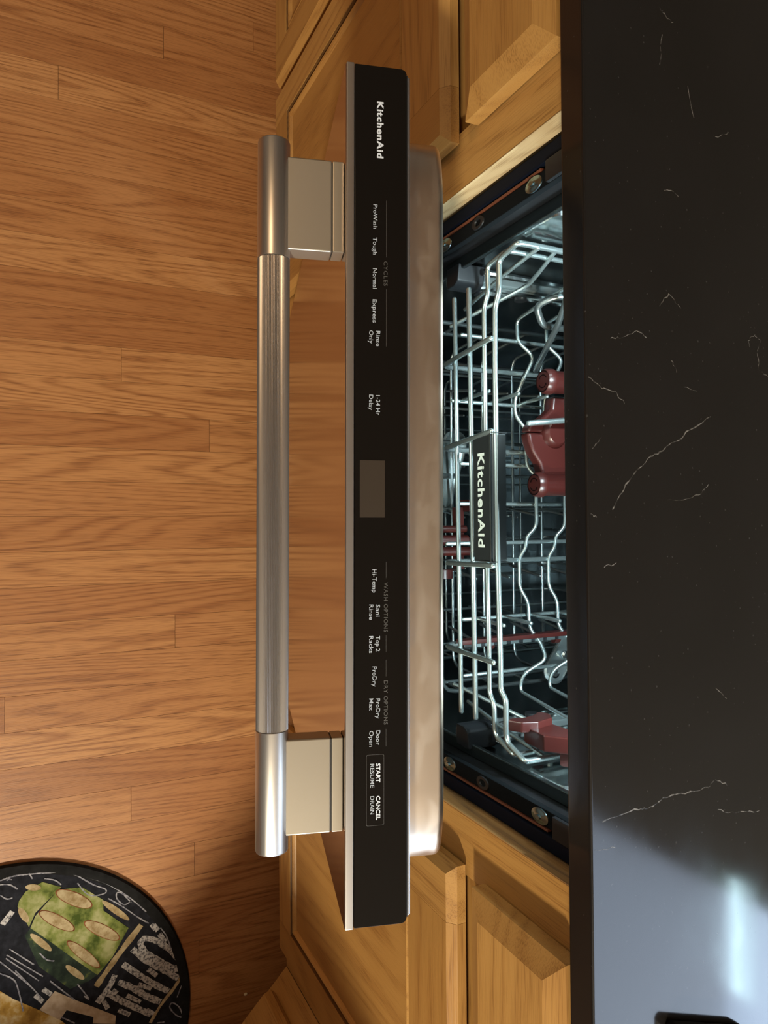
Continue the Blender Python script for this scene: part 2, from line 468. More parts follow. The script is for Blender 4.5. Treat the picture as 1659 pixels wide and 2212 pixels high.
def panel_door(root, x0, x1, z0, z1, sw, rb, rt, xf, bead=0.011):
    d = obj('door', sheet(MB(), x0 + sw - .004, x1 - sw + .004, z0 + rb - .004, z1 - rt + .004, -.004, -.0135, .002, .002, xf), 'oak_v', root, smooth=20)
    # moulding round the panel, mitred
    xi0, xi1, zi0, zi1 = x0 + sw, x1 - sw, z0 + rb, z1 - rt
    o_ = [(xi0, zi0), (xi1, zi0), (xi1, zi1), (xi0, zi1)]
    i_ = [(xi0 + bead, zi0 + bead), (xi1 - bead, zi0 + bead), (xi1 - bead, zi1 - bead), (xi0 + bead, zi1 - bead)]
    m_ = [(xi0 + .004, zi0 + .004), (xi1 - .004, zi0 + .004), (xi1 - .004, zi1 - .004), (xi0 + .004, zi1 - .004)]
    mb = MB()
    def off(k): return [(xi0 + k, zi0 + k), (xi1 - k, zi0 + k), (xi1 - k, zi1 - k), (xi0 + k, zi1 - k)]
    mb.rings([[xf(p[0], y, p[1]) for p in off(k)] for k, y in ((.0050, -.0150), (.0054, -.0176), (.0078, -.0188), (.0102, -.0178), (.0120, -.0152), (.0132, -.0128))], cap=False)
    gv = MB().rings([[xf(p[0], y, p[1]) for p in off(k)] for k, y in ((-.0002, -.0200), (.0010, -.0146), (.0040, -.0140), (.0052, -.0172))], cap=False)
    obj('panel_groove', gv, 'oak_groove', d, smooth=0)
    obj('panel_moulding', mb, 'oak_v', d, smooth=0)
    e = .009
    for a, b in ((x0, x0 + sw), (x1 - sw, x1)):
        left = a == x0
        mb = MB()
        r0 = [(a, -.003, z0), (b, -.003, z0), (b, -.003, z1), (a, -.003, z1)]
        oa = e if left else 0; ob = 0 if left else e
        r1 = [(a, -.0125, z0), (b, -.0125, z0), (b, -.0125, z1), (a, -.0125, z1)]
        r2 = [(a + oa, -.020, z0 + e * .4), (b - ob, -.020, z0 + e * .4), (b - ob, -.020, z1 - e), (a + oa, -.020, z1 - e)]
        mb.rings([[xf(*p) for p in r] for r in (r0, r1, r2)])
        obj('stile', mb, 'oak_v', d, smooth=0)
    for a, b, top in ((z0, z0 + rb, False), (z1 - rt, z1, True)):
        mb = MB()
        xa, xb = x0 + sw + .0003, x1 - sw - .0003
        t0 = 0 if top else e * .4; t1 = e if top else 0
        r0 = [(xa, -.003, a), (xb, -.003, a), (xb, -.003, b), (xa, -.003, b)]
        r1 = [(xa, -.0125, a), (xb, -.0125, a), (xb, -.0125, b), (xa, -.0125, b)]
        r2 = [(xa, -.0200, a + t0), (xb, -.0200, a + t0), (xb, -.0200, b - t1), (xa, -.0200, b - t1)]
        mb.rings([[xf(*p) for p in r] for r in (r0, r1, r2)])
        obj('rail', mb, 'oak_h', d, smooth=0)
    return d

def cabinet(label, fx0, fx1, door, drawer, xf=ident, base=(0, 0, 0), depth=.58, inset=0.0):
    root = thing('base_cabinet', base, label, 'cabinet')
    dx0, dx1 = door
    fr = obj('face_frame', MB().box(fx0 + .0006, dx0 + .012, 0, .019, .112, .872, xf), 'oak_v', root, smooth=0)
    obj('stile', MB().box(dx1 - .012, fx1 - .0006, 0, .019, .112, .872, xf), 'oak_v', fr, smooth=0)
    for z0, z1, yr in ((.112, .145, 0), (.660, .730, .011), (.832, .872, 0)):
        obj('rail', MB().box(dx0 + .0124, dx1 - .0124, yr, .0188, z0, z1, xf), 'oak_h', fr, smooth=0)
    obj('carcass', MB().box(fx0 + .002 + inset, fx1 - .002 - inset, .0195, depth, .112, .868, xf), 'cab_inside', root, smooth=0)
    obj('toe_kick', MB().box(fx0 + .002, fx1 - .002, .075, .09, .0005, .1118, xf), 'toe', root, smooth=0)
    panel_door(root, dx0, dx1, .134, .681, .055, .058, .088, xf)
    if drawer:
        obj('drawer', sheet(MB(), drawer[0], drawer[1], .711, .842, -.001, -.0225, .020, .0075, xf), 'oak_h', root, smooth=0)
    return root, fr

cA, frA = cabinet('oak base cabinet with door and drawer, directly left of the dishwasher', -.696, -.305, (-.6885, -.349), (-.6885, -.352), base=(-.5, .3, 0))
obj('worn_edge', MB().box(-.3049, -.3042, -.0005, .019, .112, .872), 'raw_edge', frA, smooth=0, label='pale unvarnished edge of the opening')
cB, frB = cabinet('oak base cabinet partly out of frame, second left from the dishwasher', -1.25, -.6965, (-1.08, -.7035), (-1.08, -.7035), base=(-.97, .3, 0))
cC, frC = cabinet('oak base cabinet with door and drawer, directly right of the dishwasher', .305, .7585, (.350, .7175), (.355, .714), base=(.53, .3, 0))
obj('worn_edge', MB().box(.3038, .3049, -.0005, .019, .112, .872), 'worn_edge', frC, smooth=0, label='scuffed dark edge of the opening')
s2 = math.sqrt(.5)
def diag(a, b, c): return (.7590 + a * s2 + b * s2, -a * s2 + b * s2, c)   # face at 45 degrees in the inside corner
cD, frD = cabinet('oak corner cabinet set at an angle, at the right edge by the round mat', .0, .60, (.036, .55), (.036, .55), xf=diag, base=(1.0, -.05, 0), depth=.30, inset=.0)

# ------------------------------------------------------------------ countertop
ctop = obj('countertop', MB().prism([(-1.9, -.043), (.741, -.043), (1.27, -.572), (1.27, -1.7), (1.90, -1.7), (1.90, .617), (-1.9, .617)], .8785, .9020, ident), 'quartz', bevel=.0022, seg=2,
           label='black quartz countertop with thin pale veins above the dishwasher', cat='countertop')
VEINS = [[(13,-21),(1,-12),(-10,-3),(-23,12),(-28,23),(-36,39),(-45,53),(-56,75)],[(222,-33),(220,-17),(219,-2),(220,6),(218,17),(215,22),(216,44),(215,67),(211,75),(217,87)],[(-104,-21),(-106,-10),(-112,3),(-108,12)],[(-76,-41),(-69,-29),(-68,-17),(-60,-9)],[(6,30),(6,45),(2,62),(-6,72)],[(-348,29),(-342,36),(-341,42)],[(-329,31),(-306,28)],[(-298,56),(-276,62)],[(-267,84),(-272,97),(-274,98)],[(-216,31),(-217,40),(-214,45)],[(-112,119),(-117,117),(-122,124),(-119,132),(-109,127),(-95,129),(-91,139)],[(239,-40),(241,-22)],[(233,77),(239,96),(242,122)],[(-132,25),(-142,34),(-133,46)],[(-94,36),(-86,41)],[(-76,49),(-74,61)],[(-28,-38),(-36,-30)],[(52,-29),(49,-18)],[(144,76),(153,88)],[(16,-40),(18,-35)]]
for iv, line in enumerate(VEINS):
    pts = []
    for (a, b) in zip(line[:-1], line[1:]):
        for t in (0, .2, .4, .6, .8):
            j = .0 if t == 0 else .9
            pts.append(((a[0] + (b[0] - a[0]) * t + random.uniform(-j, j)) / 1000, (a[1] + (b[1] - a[1]) * t + random.uniform(-j, j)) / 1000))
    pts.append((line[-1][0] / 1000, line[-1][1] / 1000))
    wd = .0009 if iv < 2 else .0006
    obj('vein', MB().ribbon(pts, [wd * random.uniform(.3, 1.25) for _ in pts], .90203), 'vein', ctop, smooth=0)

tr_ = thing('tray', (.43, .058, .9021), 'small brown tray with thick black rim on the countertop at the right edge', 'tray')
obj('rim', MB().prism([(.3690, .0245), (.3720, .0205), (.50, .0205), (.50, .106), (.4000, .1035), (.3935, .0935)], .9022, .912, ident), 'black', tr_, bevel=.002)
obj('inlay', MB().prism([(.3795, .0330), (.49, .0330), (.49, .094), (.4040, .094), (.4010, .088)], .9121, .9126, ident), 'tray_wood', tr_, smooth=0)

# ------------------------------------------------------------------ dishwasher
DW = thing('dishwasher', (0, .28, 0), 'stainless dishwasher with its door ajar between the oak cabinets', 'dishwasher')
DY, DZ, DA, DYAW, DX = -.1807, .8131, .2550, -.0081, -.0015
def dl(x, t, q):
    """door frame: x across, t into the door, q down from its top edge (the door leans out by 14.6 degrees)"""
    ca, sa = math.cos(DA), math.sin(DA); c, s = math.cos(DYAW), math.sin(DYAW)
    y = ca * t + sa * q; z = sa * t - ca * q
    return (c * x - s * y + DX, s * x + c * y + DY, z + DZ)
dtop = lambda x, t: dl(x, t, -.00015)
door = obj('door', MB().box(-.303, .303, 0, .0060, 0, .705, dl), 'steel_front', DW, bevel=.0016, seg=3)
obj('door_edge', MB().box(-.3026, .3026, .0006, .0062, -.0006, .0030, dl), 'steel_edge', door, bevel=.0006)
obj('door_core', MB().box(-.2985, .2985, .0062, .0450, .052, .700, dl), 'black', DW, bevel=.003)
pan_poly = [(-.3022, .0066), (.3022, .0066), (.3022, .0405), (.3012, .0428), (.2990, .0440), (-.2990, .0440), (-.3012, .0428), (-.3022, .0405)]
panel = obj('control_panel', MB().prism(pan_poly, 0, .052, dl), 'panel', DW, bevel=.0005)
obj('panel_lip', MB().box(-.2975, .2975, .0443, .0468, .0012, .05, dl), 'lip', panel, bevel=.0008)
obj('seam', MB().box(-.2980, .2980, .0441, .0449, .0002, .03, dl), 'seam', panel, smooth=0)
def rr(cx, cy, r, a0, a1, n=6):
    return [(cx + r * math.cos(math.radians(a0 + (a1 - a0) * i / n)), cy + r * math.sin(math.radians(a0 + (a1 - a0) * i / n))) for i in range(n + 1)]
def liner_ring(ins, t):
    ra, rb = .058, .020
    def er(cx, cy, a0, a1, n=14):
        return [(cx + (ra - ins) * math.cos(math.radians(a0 + (a1 - a0) * i / n)), cy + (rb - ins) * math.sin(math.radians(a0 + (a1 - a0) * i / n))) for i in range(n + 1)]
    x0, x1, q0, q1 = -.2770, .2800, .0320, .60
    p = er(x1 - ra, q0 + rb, 0, -90) + er(x0 + ra, q0 + rb, 270, 180) + [(x0 + ins, q1), (x1 - ins, q1)]
    return [dl(a, t, b) for a, b in p]
lm = MB()
lm.rings([liner_ring(0, .0472), liner_ring(0, .0755)] + [liner_ring(.005 * (1 - math.cos(a)), .0755 + .0055 * math.sin(a)) for a in [math.pi / 2 * k / 6 for k in range(1, 7)]])
obj('door_liner', lm, 'steel_liner', DW, smooth=50)

# handle
HT, HQ, HR = -.0492, .0120, .01135
bar = MB()
xb0, xb1 = -.2463, .2493
Lb = xb1 - xb0
tt = lambda x: (x - xb0) / Lb
bar.cyl(dl(xb0, HT, HQ), dl(xb1, HT, HQ), HR, n=40, prof=[(0, HR - .0016), (.0012, HR - .0004), (.003, HR), (tt(-.1630), HR), (tt(-.1629), HR - .0011), (tt(.1657), HR - .0011), (tt(.1658), HR), (.997, HR), (.9988, HR - .0004), (1, HR - .0016)])
hb = obj('handle_bar', bar, 'steel_bar', DW, smooth=40)
g = MB()
NF = 66
rings = []
for xg in (-.1626, .1654):
    ring = []
    for k in range(NF * 2):
        a = 2 * math.pi * k / (NF * 2); r = HR - (.0001 if k % 2 == 0 else .00058)
        ring.append(dl(xg, HT + r * math.cos(a), HQ + r * math.sin(a)))
    rings.append(ring)
g.rings(rings)
obj('ribbed_grip', g, 'steel_grip', hb, smooth=0, label='finely ribbed middle of the handle')
for a, b in ((-.2345, -.1690), (.1720, .2378)):
    br = obj('handle_bracket', MB().box(a, b, -.0412, -.0088, .0060, .0240, dl), 'alu', DW, bevel=.0013, seg=3)
    obj('bracket_foot', MB().box(a + .0002, b - .0002, -.0083, -.0002, .0060, .0240, dl), 'alu', br, bevel=.0010)
    obj('seam', MB().box(a + .001, b - .001, -.0088, -.0083, .0070, .0232, dl), 'seam', br, smooth=0)

# printing on the control panel
def P(s, x0, x1, tmid, mat='white_print', cap=.0030, bold=0.002, sp=1.0):
    lettering(s, x0, x1, tmid - cap * .5, cap, dtop, mat, panel, bold, sp)
P('KitchenAid', -.2767, -.2362, .0250, 'bright_print', .0049, .036, 1.14)
P('ProWash', -.2028, -.1856, .0213); P('Tough', -.1794, -.1672, .0211); P('Normal', -.1573, -.1429, .0210)
P('Express', -.1353, -.1189, .0209); P('Rinse', -.1131, -.1023, .0234); P('Only', -.1132, -.1040, .0184)
P('1-24 Hr', -.0676, -.0536, .0233); P('Delay', -.0678, -.0570, .0184)
P('Hi-Temp', .0547, .0709, .0209); P('Sani', .0794, .0878, .0234); P('Rinse', .0793, .0899, .0186)
P('Top 2', .1013, .1120, .0234); P('Racks', .1012, .1131, .0186); P('ProDry', .1225, .1364, .0210)
P('ProDry', .1448, .1587, .0235); P('Max', .1446, .1530, .0187); P('Door', .1670, .1770, .0236); P('Open', .1671, .1780, .0188)
P('START', .1898, .2030, .0237, 'bright_print', .0031, .022); P('RESUME', .1899, .2065, .0194, 'white_print', .0028, .004)
P('CANCEL', .2123, .2289, .0237, 'bright_print', .0031, .022); P('DRAIN', .2123, .2247, .0194, 'white_print', .0028, .004)
P('CYCLES', -.1629, -.1454, .0287, 'grey_print', .0028, .0, 1.15)
P('WASH OPTIONS', .0639, .0986, .0290, 'grey_print', .0028, .0, 1.12)
P('DRY OPTIONS', .1325, .1632, .0290, 'grey_print', .0028, .0, 1.12)
def pl(x0, x1, t0, t1, mat='line_print', name='printed_line'):
    obj(name, MB().add([dl(x0, t0, -.00012), dl(x1, t0, -.00012), dl(x1, t1, -.00012), dl(x0, t1, -.00012)], [(0, 1, 2, 3)]), mat, panel, smooth=0)
for a, b in ((-.2062, -.1659), (-.1431, -.1023), (.0496, .0610), (.1008, .1128), (.1180, .1296), (.1661, .1783)):
    pl(a, b, .0291, .02925)
pl(-.0217, .0184, .0104, .0282, 'display', 'display')
fb = MB()
op = rr(.2317, .0267, .001, 0, 90, 3) + rr(.1846, .0267, .001, 90, 180, 3) + rr(.1846, .0162, .001, 180, 270, 3) + rr(.2317, .0162, .001, 270, 360, 3)
cxm, cym = .20815, .02145
ip = [(p[0] - .00016 * (1 if p[0] > cxm else -1), p[1] - .00016 * (1 if p[1] > cym else -1)) for p in op]
nn = len(op)
fb.add([dl(p[0], p[1], -.00012) for p in op] + [dl(p[0], p[1], -.00012) for p in ip], [(i, (i + 1) % nn, nn + (i + 1) % nn, nn + i) for i in range(nn)])
obj('button_outline', fb, 'line_print', panel, smooth=0)
obj('mark', MB().box(.2436, .2441, -.00012, 0, .0300, .0312, dl).box(.2450, .2455, -.00012, 0, .0300, .0318, dl), 'seam', door, smooth=0)

# tub
TX, TZ0, TZ1, TYB = .2688, .10, .855, .575
tubm = MB()
for s in (-1, 1):
    x0, x1 = sorted((s * TX, s * (TX + .006)))
    tubm.box(x0, x1, .052, TYB, TZ0, TZ1)
tubm.box(-TX, TX, TYB - .006, TYB, TZ0, TZ1).box(-TX, TX, .052, TYB - .006, TZ0, TZ0 + .006).box(-TX, TX, .052, TYB - .006, TZ1 - .006, TZ1)
tub = obj('tub', tubm, 'tub', DW, smooth=0)
for s in (-1, 1):
    def sx(a, b): return tuple(sorted((s * a, s * b)))
    x = sx(.3034, .2895); obj('side_trim', MB().box(*x, .0200, .060, .105, .868), 'navy', DW, bevel=.002)
    x = sx(.2880, .2857); obj('seal_strip', MB().box(*x, .0215, .050, .115, .775), 'copper', DW, bevel=.0006)
    x = sx(.2854, .2700); fl = obj('tub_flange', MB().box(*x, .0225, .030, .105, .862), 'flange', DW, bevel=.0015)
    x = sx(.2890, .2700); obj('flange_block', MB().box(*x, .0180, .0222, .785, .862), 'dark_grey', fl, bevel=.001)
    x = sx(.2854, .2745); obj('channel', MB().box(*x, .030, .053, .105, .862), 'black', fl, smooth=0)
    x = sx(.2750, .2615); obj('tub_lip', MB().box(*x, .0500, .0555, .105, .862), 'tub_lip', DW, bevel=.0015, seg=3)
    for z, kind in ((.7640, 1), (.6745, 0), (.6110, 1), (.50, 1), (.35, 1)):
        xs = s * .2780
        if kind:
            b = MB().cyl((xs, .0226, z), (xs, .0185, z), 0, n=24, prof=[(0, .0120), (.25, .0116), (.35, .0080), (.62, .0052), (.62, .0034), (1, .0034)])
            for p in b.v: p.x = xs + (p.x - xs) * .58
            obj('screw', b, 'screw', fl, smooth=40)
        else:
            ring = MB()
            ring.rings([[(xs + .6 * r * math.cos(2 * math.pi * k / 24), y, z + r * math.sin(2 * math.pi * k / 24)) for k in range(24)] for r, y in ((.0108, .0226), (.0102, .0212), (.0058, .0212), (.0046, .0228))], cap=True)
            obj('grommet', ring, 'dark_grey', fl, smooth=40)
    # raised clear lamp housing on the tub wall
    hp = rr(.155, .745, .012, 0, 90, 4) + rr(.066, .745, .012, 90, 180, 4) + rr(.066, .705, .012, 180, 270, 4) + rr(.155, .705, .012, 270, 360, 4)
    xin = s * TX
    hm = MB()
    ctr = (.1105, .725)
    def hr(k, dx): return [(xin - s * dx, ctr[0] + (p[0] - ctr[0]) * k, ctr[1] + (p[1] - ctr[1]) * k) for p in hp]
    hm.rings([hr(1, 0), hr(1, .004), hr(.93, .0065), hr(.86, .0045), hr(.80, .0020)])
    obj('wall_emboss', hm, 'chrome', tub, smooth=30)
    # slide rail of the upper rack
    zr = .575 if s < 0 else .588
    x = sx(.2675, .2490)
    sl = obj('slide_rail', MB().box(*sx(.2675, .2530), .055, .54, zr - .020, zr + .012), 'slide', DW, bevel=.002)
    obj('slide_track', MB().tube([(s * .2500, .060, zr + .006), (s * .2500, .53, zr + .006)], .0032, 8).tube([(s * .2520, .060, zr - .015), (s * .2520, .53, zr - .015)], .0032, 8)
        .tube([(s * .258, .078, zr + .030), (s * .258, .53, zr + .030)], .0040, 8), 'chrome', sl)
    ec = MB().prism([(s * .2675, zr - .004), (s * .2440, zr - .004), (s * .2440, zr + .012), (s * .2480, zr + .020), (s * .2675, zr + .024)], .046, .082, lambda a, b, c: (a, c, b))
    obj('rail_cap', ec, 'dark_grey', sl, bevel=.0025)
    for yy in (.092, .150, .30):
        obj('roller', MB().cyl((s * .2490, yy, zr - .004), (s * .2450, yy, zr - .004), .0075, n=16), 'dark_grey', sl)
for s in (-1, 1):
    led = obj('interior_lamp', MB().cyl((s * .155, .105, .8488), (s * .155, .105, .8440), .014, n=20), 'led', tub)
    l = bpy.data.lights.new('interior_lamp_light', 'AREA'); l.energy = 1.9; l.color = (0.74, 0.95, 1.0); l.shape = 'DISK'; l.size = .028
    lo = bpy.data.objects.new('interior_lamp_light', l); COL.objects.link(lo)
    lo.location = (s * .155, .105, .8430)
arm = MB()
def capsule(p0, p1, r, th, nrm, mb):
    p0, p1, nrm = Vector(p0), Vector(p1), Vector(nrm).normalized()
    d = (p1 - p0).normalized(); w = nrm.cross(d)
    out = []
    for k in range(13): a = math.pi * (.5 + k / 12); out.append(p0 + (d * math.cos(a) + w * math.sin(a)) * r)
    for k in range(13): a = math.pi * (-.5 + k / 12); out.append(p1 + (d * math.cos(a) + w * math.sin(a)) * r)
    c = (p0 + p1) * .5
    mb.rings([[p for p in out], [p + nrm * th for p in out], [c + (p - c) * .90 + nrm * (th + .002) for p in out], [c + (p - c) * .80 + nrm * (th + .0005) for p in out]])
capsule((.182, .285, .495), (.222, .250, .500), .0155, .006, (-.05, -.35, .94), arm)
sa_ = obj('spray_arm_bracket', arm, 'slide', DW)
for p in ((.200, .266, .5065), (.223, .246, .5085)):
    obj('screw', MB().cyl(p, (p[0], p[1] - .0015, p[2] + .004), 0, n=16, prof=[(0, .0058), (.5, .0056), (1, .003)]), 'chrome', sa_)

# ------------------------------------------------------------------ upper rack
WR = .0024
UR = thing('utensil_rack', (0, .28, .556), 'top wire rack with a black logo bar inside the open dishwasher', 'dish rack')
YB = .50
def wire(name, mb, mat='wire', label=None, parent=None): return obj(name, mb, mat, parent or UR, smooth=60, label=label)
W1 = [(-.253,.05,.701),(-.248,.05,.675),(-.244,.05,.670),(-.214,.05,.670),(-.201,.05,.662),(-.146,.05,.661),(.06,.05,.663),(.161,.05,.666),(.192,.05,.666),(.199,.05,.675),(.235,.05,.675),(.242,.05,.678),(.252,.05,.705)]
W2 = [(-.2515,.05,.682),(-.248,.05,.653),(-.244,.05,.649),(-.218,.05,.650),(-.206,.05,.642),(-.150,.05,.642),(.071,.05,.644),(.168,.05,.646),(.199,.05,.646),(.208,.05,.654),(.235,.05,.655),(.241,.05,.659),(.251,.05,.687)]
wire('rim_wire', MB().tube([(-.253, YB, .700), (-.253, .056, .702)] + W1 + [(.252, .056, .706), (.253, YB, .704)], .0030, 10, .007))
wire('lower_rim_wire', MB().tube([(-.2515, YB, .684), (-.2515, .056, .684)] + W2 + [(.251, .056, .688), (.2515, YB, .688)], .0026, 10, .007))
wire('front_wire', MB().tube([(-.234, .0500, .6125), (.231, .0500, .619)], .0029, 10))
wire('front_wire', MB().tube([(-.2315, .0500, .5825), (.231, .0500, .590)], .0027, 10))
for xt, xb in ((-.168, -.1600), (-.0725, -.0640), (.0655, .0665), (.1640, .1620)):
    wire('upright', MB().tube([(xt, .0455, .6610), (xt + (xb - xt) * .45, .0455, .618), (xb, .0465, .566), (xb, .056, .5560), (xb * 1.01, .25, .556), (xb * 1.01, YB, .556)], .0030, 10, .006))
for x, y0 in ((-.121, .062), (-.048, .073), (-.001, .069), (.0455, .053), (.1345, .074), (.200, .075), (-.200, .075)):
    wire('floor_wire', MB().tube([(x, y0, .5565), (x, YB, .5565)], .0024, 8))
for y in (.117, .153, .197, .25, .30, .35, .40):      # long bent wires that run across the floor and up both sides
    dz = .004
    o0 = -.226
    p = [(-.253, y - .012, .701), (-.246, y - .008, .672), (-.238, y - .004, .664), (-.236, y - .002, .640), (o0, y, .559)]
    if y > .13:
        p += [(-.199, y, .560), (-.181, y + .020, .566), (-.148, y + .004, .562), (-.130, y - .004, .559), (-.108, y - .004, .559), (-.094, y + .008, .563), (-.046, y + .010, .563),
              (-.034, y + .022, .567), (-.020, y + .020, .567), (.027, y + .022, .565), (.039, y + .009, .562), (.052, y + .009, .561), (.064, y, .559), (.101, y, .559), (.118, y + .010, .563), (.150, y + .011, .563),
              (.166, y + .023, .568), (.188, y + .031, .570), (.203, y + .006, .562), (.213, y + .001, .559), (.226, y, .559)]
    else:
        p += [(-.20, y, .5585), (.226, y, .5585)]
        continue
    p += [(.236, y - .002, .640), (.238, y - .004, .664), (.246, y - .008, .674), (.253, y - .012, .705)]
    wire('bent_wire', MB().tube(p, .0023, 8, .008))
for xx, s in ((-.2415, -1), (.2415, 1)):
    wire('side_wire', MB().tube([(xx * 1.045, .097, .701), (xx * 1.005, .104, .664), (xx * .985, .109, .640), (xx * .86, .060, .558)], .0024, 8, .008))
    wire('side_wire', MB().tube([(xx * 1.04, .074, .703), (xx * 1.01, .075, .645), (xx * .95, .078, .560)], .0024, 8))
for x, base in ((.1345, ((.094, .556), (.131, .556), (.172, .556), (.215, .556))), (-.123, ((.077, .556), (.117, .556), (.157, .556), (.20, .556)))):
    for y, z in base:
        wire('tine', MB().tube([(x, y, z), (x + (.001 if x > 0 else -.001), y - .002, z + .057)], .0024, 8))
# red fold-down strip with its grey slotted edge
st = obj('tine_holder', MB().prism([(.1555, .5600), (.1610, .5600), (.1615, .5720), (.1560, .5720)], .062, .42, lambda a, b, c: (a, c, b)), 'red', UR, bevel=.0012, label='dark red strip')
obj('slotted_edge', MB().box(.1616, .1660, .070, .42, .5605, .5655), 'dark_grey', st, bevel=.0006)
sl_ = MB()
for i in range(18): sl_.box(.1618, .1658, .080 + i * .018, .092 + i * .018, .5656, .5668)
obj('slot', sl_, 'wire', st, smooth=0)
for yy in (.108, .206): obj('clip', MB().cyl((.1660, yy - .004, .560), (.1660, yy + .004, .560), .0055, n=14), 'red', st)
# logo bar
lb = obj('logo_bar', MB().prism([(.0440, .6275), (.0445, .6590), (.0470, .6625), (.0600, .6645), (.0610, .6610), (.0500, .6260)], -.0705, .0612, lambda a, b, c: (c, a, b)), 'logo_bar', UR, bevel=.0008, label='glossy black bar reading KitchenAid')
obj('chrome_top', MB().box(-.0690, .0598, .0492, .0597, .6634, .6654), 'chrome', lb, bevel=.0005)
obj('chrome_frame', MB().box(-.0712, -.0704, .0436, .0614, .6275, .6655).box(.0611, .0619, .0436, .0614, .6275, .6655).box(-.0705, .0612, .0433, .0445, .6588, .6612), 'chrome', lb, smooth=0)
lettering('KitchenAid', -.0515, .0470, .6372, .0125, lambda a, b: (a, .04395 + (b - .6275) * .016 - .0004, b), 'logo_print', lb, .030, 1.12)

# rotating wash jets
JM = MB()
jz = .600
def jprism(poly, z0, z1): return JM.prism(poly, z0, z1, lambda a, b, c: (a, b, c))
# caps face the viewer; bodies run back along y
jr = .0148
caps = ((-.1395, .145, .618), (-.0225, .145, .600))
def plan(poly):
    return MB().prism(poly, .586, .603, ident)
arms_a = plan([(-.1275, .172), (-.1120, .170), (-.1010, .156), (-.0920, .139), (-.0832, .135), (-.0832, .215), (-.1275, .215)])
arm2 = plan([(-.0828, .135), (-.0720, .137), (-.0600, .142), (-.0470, .152), (-.0300, .157), (-.0300, .205), (-.0828, .215)])
mani = obj('wash_jet_manifold', MB().cyl((-.083, .172, .574), (-.083, .172, .612), 0, n=24, prof=[(0, .019), (.80, .017), (.93, .0158), (1, .013)]), 'red', UR, smooth=40, label='dark red wash jet manifold')
obj('jet_arm', arms_a, 'red', mani, bevel=.004, seg=3); obj('jet_arm', arm2, 'red', mani, bevel=.004, seg=3)
for cx_, cy_, cz_ in caps:
    obj('jet_nozzle', MB().cyl((cx_, cy_, cz_), (cx_, cy_ + .075, cz_ + .004), 0, n=28, prof=[(0, jr * .86), (.04, jr * .97), (.10, jr), (.14, jr), (.17, jr * .88), (1, jr * .86)]), 'red', mani, smooth=40)
obj('jet_hub', MB().cyl((-.083, .200, .600), (-.083, .200, .612), .006, n=14), 'red', mani)
for cx_, cy_, cz_ in caps:
    ic = MB()
    fy = cy_ - .0004
    rg = [[(cx_ + r * math.cos(2 * math.pi * k / 28), fy, cz_ + r * math.sin(2 * math.pi * k / 28)) for k in range(28)] for r in (jr * .84, jr * .74)]
    ic.rings(rg, cap=False)
    for a0 in (115, 295):
        arc = [(a0 + 10 * i) for i in range(13)]
        vs = []
        for r in (jr * .53, jr * .44):
            vs += [(cx_ + r * math.cos(math.radians(a)), fy, cz_ + r * math.sin(math.radians(a))) for a in arc]
        ic.add(vs, [(i, i + 1, 14 + i, 13 + i) for i in range(12)])
        a = math.radians(arc[-1] + 6)
        tip = (cx_ + jr * .475 * math.cos(a + .15), fy, cz_ + jr * .475 * math.sin(a + .15))
        a = math.radians(arc[-1] - 4)
        ic.add([tip, (cx_ + jr * .60 * math.cos(a), fy, cz_ + jr * .60 * math.sin(a)), (cx_ + jr * .35 * math.cos(a), fy, cz_ + jr * .35 * math.sin(a))], [(0, 1, 2)])
    obj('jet_icon', ic, 'red_line', mani, smooth=0, label='engraved turning arrows')
wire('flat_bar', MB().tube([(-.0905, .125, .617), (-.0930, .150, .622), (-.0990, .21, .636), (-.1, .30, .636)], .0034, 8))
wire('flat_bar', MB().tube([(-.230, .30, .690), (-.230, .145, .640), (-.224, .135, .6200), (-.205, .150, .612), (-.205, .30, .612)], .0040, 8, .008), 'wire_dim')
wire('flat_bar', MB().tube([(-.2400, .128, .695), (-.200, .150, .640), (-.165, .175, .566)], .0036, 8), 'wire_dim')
# red height lever on the right side
lv = MB()
lvxf = lambda a, b, c: (c, a, b)
lv.prism([(.050, .676), (.058, .690), (.074, .696), (.096, .690), (.104, .676), (.098, .664), (.086, .672), (.070, .676), (.060, .672)], .2190, .2300, lvxf)
lv.prism([(.066, .682), (.098, .682), (.100, .712), (.118, .726), (.118, .744), (.086, .742), (.064, .716)], .2260, .2420, lvxf)
lv.prism([(.078, .722), (.125, .726), (.160, .722), (.160, .742), (.090, .742)], .2420, .2560, lvxf)
obj('height_lever', lv, 'red', UR, bevel=.0018, label='dark red lever')

